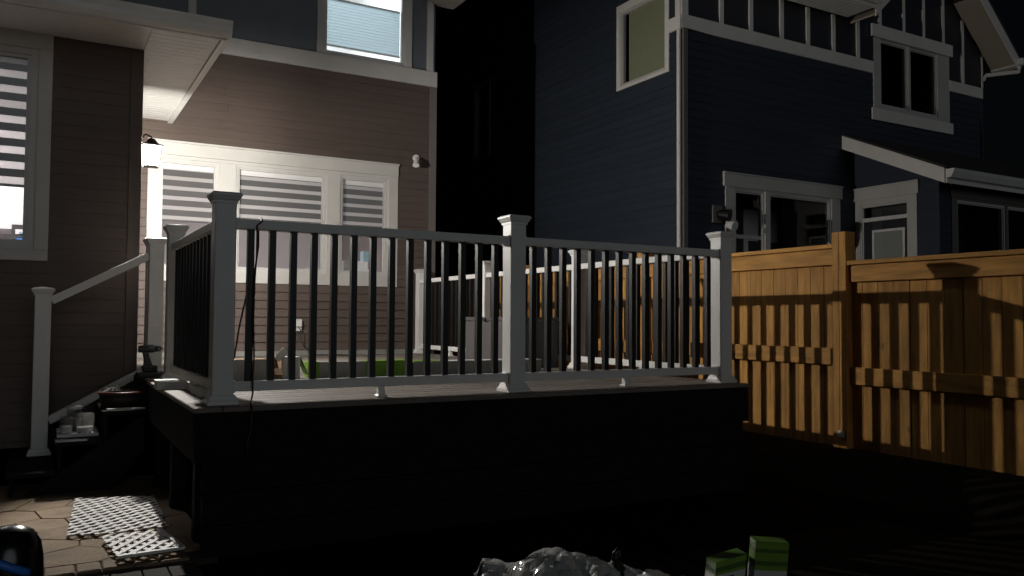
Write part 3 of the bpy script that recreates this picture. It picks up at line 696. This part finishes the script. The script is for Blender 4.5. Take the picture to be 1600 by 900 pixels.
fence_post(4.867, 1.955, 'farthest fence post, beside the house gap')

# ================================================================== NAVY HOUSE
NX = 6.4; NY = onX(1066, 200, NX).y; NXE = 13.15
N = thing('navy_house', 'dark navy sided neighbouring house with white trim beyond the fence', 'house')
ws = Wall('X', NX); wf = Wall('Y', NY)
fx = lambda x, y: onY(x, y, NY)
sx_ = lambda x, y: onX(x, y, NX)
# side wall with two windows
w1 = (sx_(1041, 100).y, sx_(970, 100).y, sx_(972, 136).z, 5.72)
c1 = (sx_(1047, 100).y, sx_(965, 100).y, sx_(966, 143).z, 5.82)
w2 = (sx_(763, 190).y, sx_(744, 190).y, sx_(744, 245).z, sx_(744, 142).z); c2 = (w2[0]-.1, w2[1]+.1, w2[2]-.1, w2[3]+.1)
wall_slab(ws, N, navy, NY, NY+11, 0, 8.2, [w1, w2], name='side_wall')
NB0, NB1 = 5.085, 5.265        # band heights
siding(ws, N, navy, NY+.06, NY+11, .35, NB0, [c1, c2], .115, .013)
siding(ws, N, navy, c1[1], NY+11, NB0+.005, 7.4, [c1, c2], .115, .013)
window(ws, N, w1, c1, mc=trimn, label='side window with a green grey shade', frame=.03)
window(ws, N, w2, c2, label='unlit far side window', frame=.03, mc=greytrim, mf=greytrim)
room(N, NX+.165, NX+.9, w1[0]-.05, w1[1]+.05, w1[2]-.1, w1[3]+.1, darkroom, 'left', name='room_wall')
room(N, NX+.165, NX+.9, w2[0]-.05, w2[1]+.05, w2[2]-.1, w2[3]+.1, darkroom, 'left', name='room_wall')
tag(MB().box(NX+.05, NX+.056, w1[0]+.02, w1[1]-.13, w1[2]+.03, w1[3]).build('roller_shade', gshade), 'green grey roller shade in the side window of the navy house', 'shade')
mb = MB(); ws.box(mb, NY-.02, c1[0]-.002, .001, .03, NB0, NB1); mb.build('belly_band', trimn, N)
mb = MB(); ws.box(mb, NY+.0, NY+.10, .001, .034, NB1+.001, 8); mb.build('corner_board', trimn, N)
mb = MB(); ws.box(mb, NY+.02, NY+.075, .001, .03, .3, NB0-.001); mb.build('corner_board', trimn, N)
mb = MB(); ws.box(mb, NY+.10, c1[0]-.1, .001, .012, NB1+.001, 8); mb.build('upper_panel', ink, N)
# rear wall
uo = (fx(1363, 100).x, fx(1481, 100).x, fx(1361, 185).z, fx(1363, 42).z)
ug = (fx(1374, 100).x, fx(1463, 130).x, fx(1375, 166).z, fx(1375, 62).z)
lo = (fx(1132, 330).x, fx(1311, 330).x, 2.0, fx(1135, 291).z); lg = (fx(1146, 330).x, fx(1298, 340).x, 2.1, fx(1146, 294).z)
wall_slab(wf, N, navy, NX, NXE, 0, 5.9, [ug, lg], name='rear_wall')
siding(wf, N, navy, NX+.1, NXE-.06, .35, NB0, [(uo[0], uo[1], uo[2], 7), (lo[0], lo[1], lo[2], lo[3]+.2)], .115, .013)
um = (ug[0]+ug[1])/2-.04
window(wf, N, ug, uo, mull=((um, um+.05),), head=.0, label='upstairs rear window', frame=.03)
mb = MB(); wf.box(mb, uo[0]-.07, uo[1]+.05, .03, .06, uo[3]-.16, uo[3]+.03); mb.build('window_head', trimn, N)
mb = MB(); wf.box(mb, uo[0]-.07, uo[1]+.05, .03, .05, uo[2]-.02, uo[2]+.16); mb.build('window_sill', trimn, N)
lm = fx(1197, 330).x
window(wf, N, lg, lo, mull=((lm-.04, lm+.04),), head=.17, label='wide downstairs rear window', frame=.035, bars=((lg[0], lm-.04, fx(1150, 372).z, fx(1150, 366).z),))
room(N, ug[0]-.3, ug[1]+.3, NY+.165, NY+1.6, ug[2]-.3, ug[3]+.3, darkroom, 'front')
rm = room(N, lg[0]-.3, lg[1]+.3, NY+.165, NY+1.8, lg[2]-.3, lg[3]+.3, darkroom, 'front')
cbn = thing('pantry_cabinet', 'pale cabinets faintly visible inside the wide downstairs navy house window', 'cabinet')
MB().box(lg[1]-.55, lg[1]+.2, NY+1.2, NY+1.75, 1.9, 3.0).build('carcass', cabw, cbn); MB().box(lg[1]-.45, lg[1]+.2, NY+1.18, NY+1.199, 2.2, 2.5).build('door', darkroom, cbn)
mb = MB(); wf.box(mb, NX-.03, uo[0]-.001, .001, .03, NB0, NB1); mb.build('belly_band', trimn, N)
mb = MB(); wf.box(mb, uo[1]+.001, NXE, .001, .03, NB0, NB1); mb.build('belly_band', trimn, N)
for k, (a, b, z1) in enumerate(((NX+.0, uo[0], 5.82), (uo[1], NXE, 5.82), (uo[0]+.001, uo[1]-.001, 8.4))):
    mb = MB(); wf.box(mb, a, b, .001, .010, NB1+.001 if k < 2 else uo[3]+.03, z1)
    if k < 2: mb.build('upper_panel', ink, N)
# gable wall panel with sloping top
gx0, gx1 = 9.83, NXE; ge = 5.83; gs = .92; gm_ = (gx0+gx1)/2; ga = ge+(gm_-gx0)*gs
mb = MB(); poly = [(gx0, 5.0), (uo[0], 5.0), (uo[0], uo[3]), (uo[1], uo[3]), (uo[1], 5.0), (gx1, 5.0), (gx1, ge), (gm_, ga), (gx0, ge)]
def xz(poly, y0, y1): return [[(a, y0, b) for a, b in poly], [(a, y1, b) for a, b in poly]]
MB().loft(xz([(gx0, ge-.02), (gx1, ge-.02), (gx1, ge), (gm_, ga), (gx0, ge)], NY-.011, NY+.15)).build('gable_panel', ink, N)
gz = lambda x: ge+(gs*(x-gx0) if x < gm_ else gs*(gx1-x))
for px, py in ((1125, 10), (1171, 20), (1219, 30), (1260, 30), (1300, 60), (1338, 60), (1372, 20), (1409, 20), (1440, 20), (1471, 60), (1502, 120), (1533, 130)):
    u = fx(px, py).x; z0 = NB1+.001 if not (uo[0] < u < uo[1]) else uo[3]+.031
    zt = (gz(u)-.02 if u > gx0 else 5.82)
    mb = MB(); wf.box(mb, u-.035, min(u+.035, NXE), .012, .036, z0, zt); mb.build('batten', trimn, N)
MB().box(NX, NX+.07, NY-.034, NY-.001, .3, NB0-.001).build('corner_board', greytrim, N)
MB().box(NXE-.055, NXE, NY-.03, NY-.001, 0, NB0-.001).build('corner_board', navy, N)
MB().box(NX-.034, NX+.075, NY-.037, NY-.0115, NB1+.001, 8).build('corner_board', trimn, N)
MB().box(NXE-.16, NXE, NY+.161, NY+11, 0, 5.9).build('far_wall', navy, N)
# main eave soffit on the near part
sm = MB(); x = NX-.45
while x < 9.60:
    sm.box(x, x+.088, NY-.5, NY-.038, 5.835, 5.86); sm.box(x+.088, x+.1, NY-.5, NY-.038, 5.845, 5.86); x += .1
sm.build('soffit', metalw, N)
MB().box(NX-.45, 9.66, NY-.53, NY-.501, 5.82, 5.99).build('fascia', metalw, N)
MB().box(NX-.45, 9.70, NY-.63, NY-.531, 5.88, 5.99).build('gutter', metalw, N, bevel=.02)
MB().add([(NX-.5, NY-.6, 5.99), (9.75, NY-.6, 5.99), (9.75, NY+5, 8.9), (NX-.5, NY+5, 8.9), (NX-.5, NY+11, 5.99), (9.75, NY+11, 5.99)], [(0, 1, 2, 3), (3, 2, 5, 4)]).build('roof', shingle, N)
# gable rakes with soffit
for s in (-1, 1):
    e = gx1+.32 if s > 0 else gx0-.10
    pa = (gm_, ga+.02); pb = (e, ga+.02-gs*abs(e-gm_))
    MB().loft([[(pa[0], NY-.44, pa[1]), (pa[0], NY+.1, pa[1]), (pa[0], NY+.1, pa[1]+.03), (pa[0], NY-.44, pa[1]+.03)], [(pb[0], NY-.44, pb[1]), (pb[0], NY+.1, pb[1]), (pb[0], NY+.1, pb[1]+.03), (pb[0], NY-.44, pb[1]+.03)]]).build('rake_soffit', tan, N)
    MB().loft([[(pa[0], y_, pa[1]+dz_) for y_, dz_ in ((NY-.465, -.02), (NY-.441, -.02), (NY-.441, .18), (NY-.465, .18))], [(pb[0], y_, pb[1]+dz_) for y_, dz_ in ((NY-.465, -.02), (NY-.441, -.02), (NY-.441, .18), (NY-.465, .18))]]).build('rake_board', trimn, N)
    MB().loft([[(pa[0], NY-.48, pa[1]+.19), (pa[0], NY+9, pa[1]+.19), (pa[0], NY+9, pa[1]+.22), (pa[0], NY-.48, pa[1]+.22)], [(pb[0], NY-.48, pb[1]+.19), (pb[0], NY+9, pb[1]+.19), (pb[0], NY+9, pb[1]+.22), (pb[0], NY-.48, pb[1]+.22)]]).build('gable_roof', shingle, N)
gt = (gx1+.32, ga+.02-gs*(gx1+.32-gm_))
MB().box(gx1+.25, gx1+.40, NY-.56, NY+8, gt[1]+.03, gt[1]+.15).build('gutter', metalw, N, bevel=.02)
MB().tube([(gx1+.33, NY-.46, gt[1]+.03), (gx1+.33, NY-.46, gt[1]-.06), (gx1+.02, NY-.07, 5.48), (gx1-.03, NY-.06, 5.40)], .035, 6).build('downspout', metalw, N)
# projecting rear part with shed roof, door and window
PX = onY(1335, 300, NY).x; PY_ = onX(1466, 300, PX).y
wp = Wall('X', PX); wq = Wall('Y', PY_)
dg = (onX(1421, 350, PX).y, onX(1345, 350, PX).y)
do = (onX(1434, 350, PX).y, onX(1338, 350, PX).y, .9, onX(1436, 302, PX).z)
dz1 = onX(1415, 312, PX).z; tz0, tz1 = onX(1415, 340, PX).z, onX(1415, 334, PX).z
ra, rb = onX(1321, 214, PX-.3), onX(1475, 262, PX-.3)
rs = (ra.z-rb.z)/(ra.y-rb.y); yE = rb.y; zE = rb.z
top = lambda y: zE+(y-yE)*rs
zr0 = top(PY_)-.21
wall_slab(wp, N, navy, PY_, NY, 0, zr0, [(dg[0], dg[1], 1.0, min(dz1, zr0-.01))], name='return_wall', th=.12)
MB().loft([[(PX, PY_, zr0), (PX+.12, PY_, zr0), (PX+.12, NY, zr0), (PX, NY, zr0)], [(PX, PY_, zr0+.005), (PX+.12, PY_, zr0+.005), (PX+.12, NY, top(NY)-.2), (PX, NY, top(NY)-.2)]]).build('return_gable', navy, N)
siding(wp, N, navy, PY_+.05, NY-.02, .4, zr0, [(do[0], do[1], do[2], do[3]+.17)], .115, .013)
dwin = window(wp, N, (dg[0], dg[1], 1.0, dz1), do, head=.17, label='rear door with transom', frame=.028)
mb = MB(); wp.box(mb, dg[0]+.03, dg[1]-.03, -.005, -.05, tz0, tz1); mb.build('transom_bar', vinyl, N)
dl = mb = MB(); wp.box(mb, dg[0]+.03, dg[1]-.03, -.035, -.055, 1.0, tz0-.001); door = mb.build('door', ink, N)
da, db_, dtop = onX(1413, 380, PX).y, onX(1362, 380, PX).y, onX(1390, 357, PX).z
mb = MB(); wp.box(mb, da, db_, -.012, -.034, dtop-.035, dtop); wp.box(mb, da, da+.035, -.012, -.034, 1.2, dtop-.036); wp.box(mb, db_-.035, db_, -.012, -.034, 1.2, dtop-.036); mb.build('door_light_frame', metalw, door)
mb = MB(); wp.box(mb, da+.036, db_-.036, -.024, -.034, 1.2, dtop-.037); mb.build('door_shade', mat('door_blind', (.30, .31, .29), .7, .05, 20), door)
room(N, PX+.125, PX+.7, dg[0]-.05, dg[1]+.05, .9, dz1+.1, darkroom, 'left')
qg = (onY(1494, 350, PY_).x, onY(1494, 350, PY_).x+2.0, 1.5, onY(1494, 312, PY_).z); qc = (qg[0]-.13, qg[1]+.13, 1.4, qg[3]+.03)
wall_slab(wq, N, navy, PX, NXE+2, 0, 3.4, [qg], name='front_wall', th=.12)
siding(wq, N, navy, PX+.07, NXE+2, .4, 3.25, [(qc[0], qc[1], qc[2], qc[3]+.16)], .115, .013)
qm = onY(1571, 350, PY_).x
window(wq, N, qg, qc, mull=((qm-.03, qm+.03),), head=.15, label='rear ground floor window at the picture edge', frame=.03, mc=greytrim)
room(N, qg[0]-.2, qg[1]+.2, PY_+.125, PY_+1.2, 1.3, qg[3]+.2, darkroom, 'front')
MB().box(PX-.012, PX+.066, PY_-.02, PY_+.05, .2, 3.3).build('corner_board', navy, N)
MB().loft([[(PX-.3, yE, zE-.20), (PX-.272, yE, zE-.20), (PX-.272, yE, zE), (PX-.3, yE, zE)], [(PX-.3, NY-.02, top(NY-.02)-.20), (PX-.272, NY-.02, top(NY-.02)-.20), (PX-.272, NY-.02, top(NY-.02)), (PX-.3, NY-.02, top(NY-.02))]]).build('rake_board', trimn, N)
MB().loft([[(PX-.271, yE, zE-.19), (NXE+2, yE, zE-.19), (NXE+2, yE, zE-.17), (PX-.271, yE, zE-.17)], [(PX-.271, NY-.02, top(NY-.02)-.19), (NXE+2, NY-.02, top(NY-.02)-.19), (NXE+2, NY-.02, top(NY-.02)-.17), (PX-.271, NY-.02, top(NY-.02)-.17)]]).build('rake_soffit', ink, N)
MB().loft([[(PX-.32, yE-.04, zE-.01), (NXE+2, yE-.04, zE-.01), (NXE+2, yE-.04, zE+.02), (PX-.32, yE-.04, zE+.02)], [(PX-.32, NY-.02, top(NY-.02)+.001), (NXE+2, NY-.02, top(NY-.02)+.001), (NXE+2, NY-.02, top(NY-.02)+.03), (PX-.32, NY-.02, top(NY-.02)+.03)]]).build('shed_roof', shingle, N)
MB().box(PX-.27, NXE+2, yE-.02, yE-.001, zE-.20, zE-.012).build('fascia', metalw, N)
MB().loft([[(PX-.28, yE+a, zE+b) for a, b in ((-.021, -.13), (-.08, -.13), (-.12, -.06), (-.135, -.02), (-.021, -.02))], [(NXE+2, yE+a, zE+b) for a, b in ((-.021, -.13), (-.08, -.13), (-.12, -.06), (-.135, -.02), (-.021, -.02))]]).build('gutter', metalw, N)
# unlit wall lamp on the navy house
lpn = fx(1119, 335)
nl = thing('wall_lamp', 'unlit twin head lamp on the navy wall beside the downstairs window', 'wall lamp')
MB().box(lpn.x-.10, lpn.x+.08, NY-.045, NY-.018, lpn.z-.12, lpn.z+.12).build('mount', greytrim, nl, bevel=.01)
disc(MB(), (lpn.x+.02, NY-.05, lpn.z+.0), (.5, -1, -.2), .06, .14, r2=.085).build('lamp_head', black, nl)
disc(MB(), (lpn.x+.15, NY-.06, lpn.z-.13), (.2, -1, -.3), .05, .12, r2=.07).build('lamp_head', metalw, nl)

# ================================================================== LATTICE on the patio
def lattice(label, px, pitch, wd, ang, z, border=False):
    t = thing('lattice_panel', label, 'lattice', 'white lattice offcuts')
    P = [onZ(a, b, z) for a, b in px]; poly = [(p.x, p.y) for p in P]
    cx = sum(p[0] for p in poly)/len(poly); cy = sum(p[1] for p in poly)/len(poly)
    for layer, th in enumerate(ang):
        nx, ny = math.cos(th), math.sin(th)
        for k in range(-40, 41):
            c0 = nx*cx+ny*cy+k*pitch
            q = clip(clip(poly, nx, ny, c0+wd/2), -nx, -ny, -(c0-wd/2))
            if len(q) < 3: continue
            MB().prism(q, z+layer*.0045, z+layer*.0045+.004).build('lattice_strip', vinyl, t)
    return P
e0 = (onZ(240, 777, .05)-onZ(116, 780, .05)); ang0 = math.atan2(e0.y, e0.x)
lattice('larger white lattice offcut with ragged ends on the patio stones', [(117, 780), (240, 776), (256, 806), (252, 812), (264, 822), (180, 834), (104, 838)], .062, .0235, (ang0+.56, ang0+math.pi-.56), .056)
e1 = (onZ(248, 829, .05)-onZ(158, 839, .05)); ang1 = math.atan2(e1.y, e1.x)
L2 = lattice('smaller white lattice offcut lying nearest the patio border', [(157, 839), (248, 829), (286, 858), (184, 873)], .058, .0265, (ang1+.56, ang1+math.pi-.56), .066)
lt = [o for o in bpy.data.objects if o.name.startswith('lattice_panel')][-1]
for a_, b_ in ((1, 2), (2, 3)):
    MB().beam(L2[a_]+Vector((0, 0, .008)), L2[b_]+Vector((0, 0, .008)), .022, .014).build('edge_strip', vinyl, lt)

# ================================================================== FOREGROUND
# clear plastic sheet over a heap
rd = random.Random(11)
c0 = onZ(895, 905, 0); ax = (RT.x, RT.y); fwd = (F_.x, F_.y)
nU, nV = 96, 64; vs = []; fs = []
def hash2(i, j, s=0): return random.Random(i*7349+j*911+s).random()
def vnoise(u, v, s):
    i, j = math.floor(u), math.floor(v); a, b = u-i, v-j; a = a*a*(3-2*a); b = b*b*(3-2*b)
    return (hash2(i, j, s)*(1-a)+hash2(i+1, j, s)*a)*(1-b)+(hash2(i, j+1, s)*(1-a)+hash2(i+1, j+1, s)*a)*b
pd = 3.35
prof = [(745, 905), (752, 880), (775, 880), (805, 878), (822, 873), (850, 861), (870, 859), (888, 860), (900, 862), (915, 869), (940, 873), (958, 878), (972, 886), (990, 890), (1010, 886), (1030, 890), (1042, 896), (1055, 905)]
def top_at(px):
    for (a, b), (c, d) in zip(prof, prof[1:]):
        if a <= px <= c: return b+(d-b)*(px-a)/(c-a)
    return 905
for j in range(nV+1):
    for i in range(nU+1):
        px = 740+330*i/nU; d_ = ray(px, 880); d_ = d_/d_.dot(F_)
        v = j/nV
        base = CAM + d_*(pd-.55+v*.95)
        zr = (CAM + ray(px, top_at(px))*pd).z
        rdg = math.exp(-((v-.58)/.28)**2)
        U, V = i*.0090, j*.0150; rid = 1-.65*math.exp(-((v-.58)/.06)**2)
        fold = abs(vnoise(U*7+V*3, V*7-U*2, 1)-.5)*2; fine = abs(vnoise(U*19-V*8, V*17+U*6, 2)-.5)*2; wr = vnoise(U*42+V*11, V*36, 3)
        zz = max(.01, zr*(.15+.85*rdg) - (.055*(1-fold)**3+.020*(1-fine)**3-.02)*rid + .005*(wr-.5))
        vs.append((base.x, base.y, zz))
for j in range(nV):
    for i in range(nU):
        a = j*(nU+1)+i; fs += [(a, a+1, a+nU+2), (a, a+nU+2, a+nU+1)] if (i+j) % 2 else [(a, a+1, a+nU+1), (a+1, a+nU+2, a+nU+1)]
tag(MB().add(vs, fs).build('plastic_sheet', film), 'crumpled clear plastic sheet heaped on the ground before the deck', 'plastic sheet')
kp = CAM + ray(962, 872)*(pd+.02)
bg = thing('garbage_bag', 'black garbage bag knot poking up behind the clear plastic sheet', 'bag')
MB().lathe(kp.x, kp.y, [(.10, .002), (.13, .05), (.11, kp.z-.13), (.05, kp.z-.05), (.022, kp.z-.015), (.012, kp.z)], 14).build('bag_body', rubber, bg, smooth=True)
MB().tube([kp+Vector((-.02, 0, -.005)), kp+Vector((-.012, -.01, .022)), kp+Vector((.006, -.005, .034)), kp+Vector((.018, 0, .018)), kp+Vector((.012, 0, -.01))], [.006, .011, .012, .010, .006]).build('knot', domem, bg, smooth=True)
# two upright kit cartons
def upright(label, pts_px, dist, depth, slant, stripes, text):
    t = thing('carton', label, 'carton', 'lime and white railing kit cartons')
    (xa, ya), (xb, yb) = pts_px
    a = CAM + ray(xa, ya)*dist; b = CAM + ray(xb, yb)*(dist+slant)
    u = Vector((b.x-a.x, b.y-a.y, 0)); back = Vector((-u.y, u.x, 0)).normalized()*depth
    lean = Vector((u.x, u.y, 0)).normalized()*.03
    def slabq(za0, za1, off, m, nm, u0_=0., u1_=1.):
        q = []
        for s, (k, zt) in ((u0_, (a, a.z)), (u1_, (b, b.z))):
            for f in (za0, za1):
                z = f*(a.z+(b.z-a.z)*s); p = a+u*s; q.append(Vector((p.x, p.y, z))-lean*(1-f))
        n = back.normalized()*off
        vs = [q[0]-n, q[2]-n, q[3]-n, q[1]-n, q[0]+back, q[2]+back, q[3]+back, q[1]+back]
        return MB().add(vs, [(0, 1, 2, 3), (4, 7, 6, 5), (0, 4, 5, 1), (3, 2, 6, 7), (0, 3, 7, 4), (1, 5, 6, 2)]).build(nm, m, t)
    slabq(.004, 1, 0, cartonw, 'body'); slabq(1.001, 1.008, .002, limed, 'top_flap')  # top cap coloured dark so the lit top sinks into the dark
    for f0, f1, m in stripes: slabq(f0, f1, .0015, m, 'printed_band')
    for f0, f1, q0, q1 in text: slabq(f0, f1, .0025, inkblack, 'printed_mark', q0, q1).data.materials[0]
    return t
upright('tall lime striped white carton standing before the fence, larger of two', ((1182, 847), (1233, 850)), 3.25, .085, 0., ((.93, 1.0, lime), (.89, .93, limed), (.80, .89, lime), (.75, .80, limed), (.70, .75, lime)), ())
upright('shorter lime topped carton with slanted top next to the plastic sheet', ((1119, 880), (1167, 866)), 3.25, .085, .03, ((.93, 1.0, lime), (.86, .93, limed), (.82, .86, lime)), ((.755, .775, .38, .62), (.725, .745, .34, .66)))
# dark rounded canister with blue strap at the picture edge
kd = 2.75
cc = CAM + ray(14, 880)*kd
cn = thing('canister', 'glossy black rounded canister with a blue strap, cut off at the corner', 'canister')
r = .104; zt = (CAM + ray(14, 822)*kd).z
MB().lathe(cc.x, cc.y, [(r*.8, .002), (r, .04), (r, zt-.16), (r*.985, zt-.11), (r*.90, zt-.06), (r*.68, zt-.022), (r*.35, zt-.004), (.004, zt)], 32).build('shell', domem, cn, smooth=True)
vw = Vector((-F_.x, -F_.y, 0)).normalized(); vr = Vector((RT.x, RT.y, 0)).normalized()
sp = []
for k in range(9):
    a_ = -.5+1.6*k/8; rr = r*(1.02); sp.append(Vector((cc.x, cc.y, zt-.055-.085*(k/8)))+(vw*math.cos(a_)+vr*math.sin(a_))*rr)
MB().tube(sp, .014).build('strap', blue, cn, smooth=True)
MB().tube([Vector((cc.x, cc.y, zt-.13))+(vw*math.cos(a_)+vr*math.sin(a_))*r*1.05 for a_ in (-.7, -.5, -.3, -.1)], .016).build('handle', steel, cn, smooth=True)
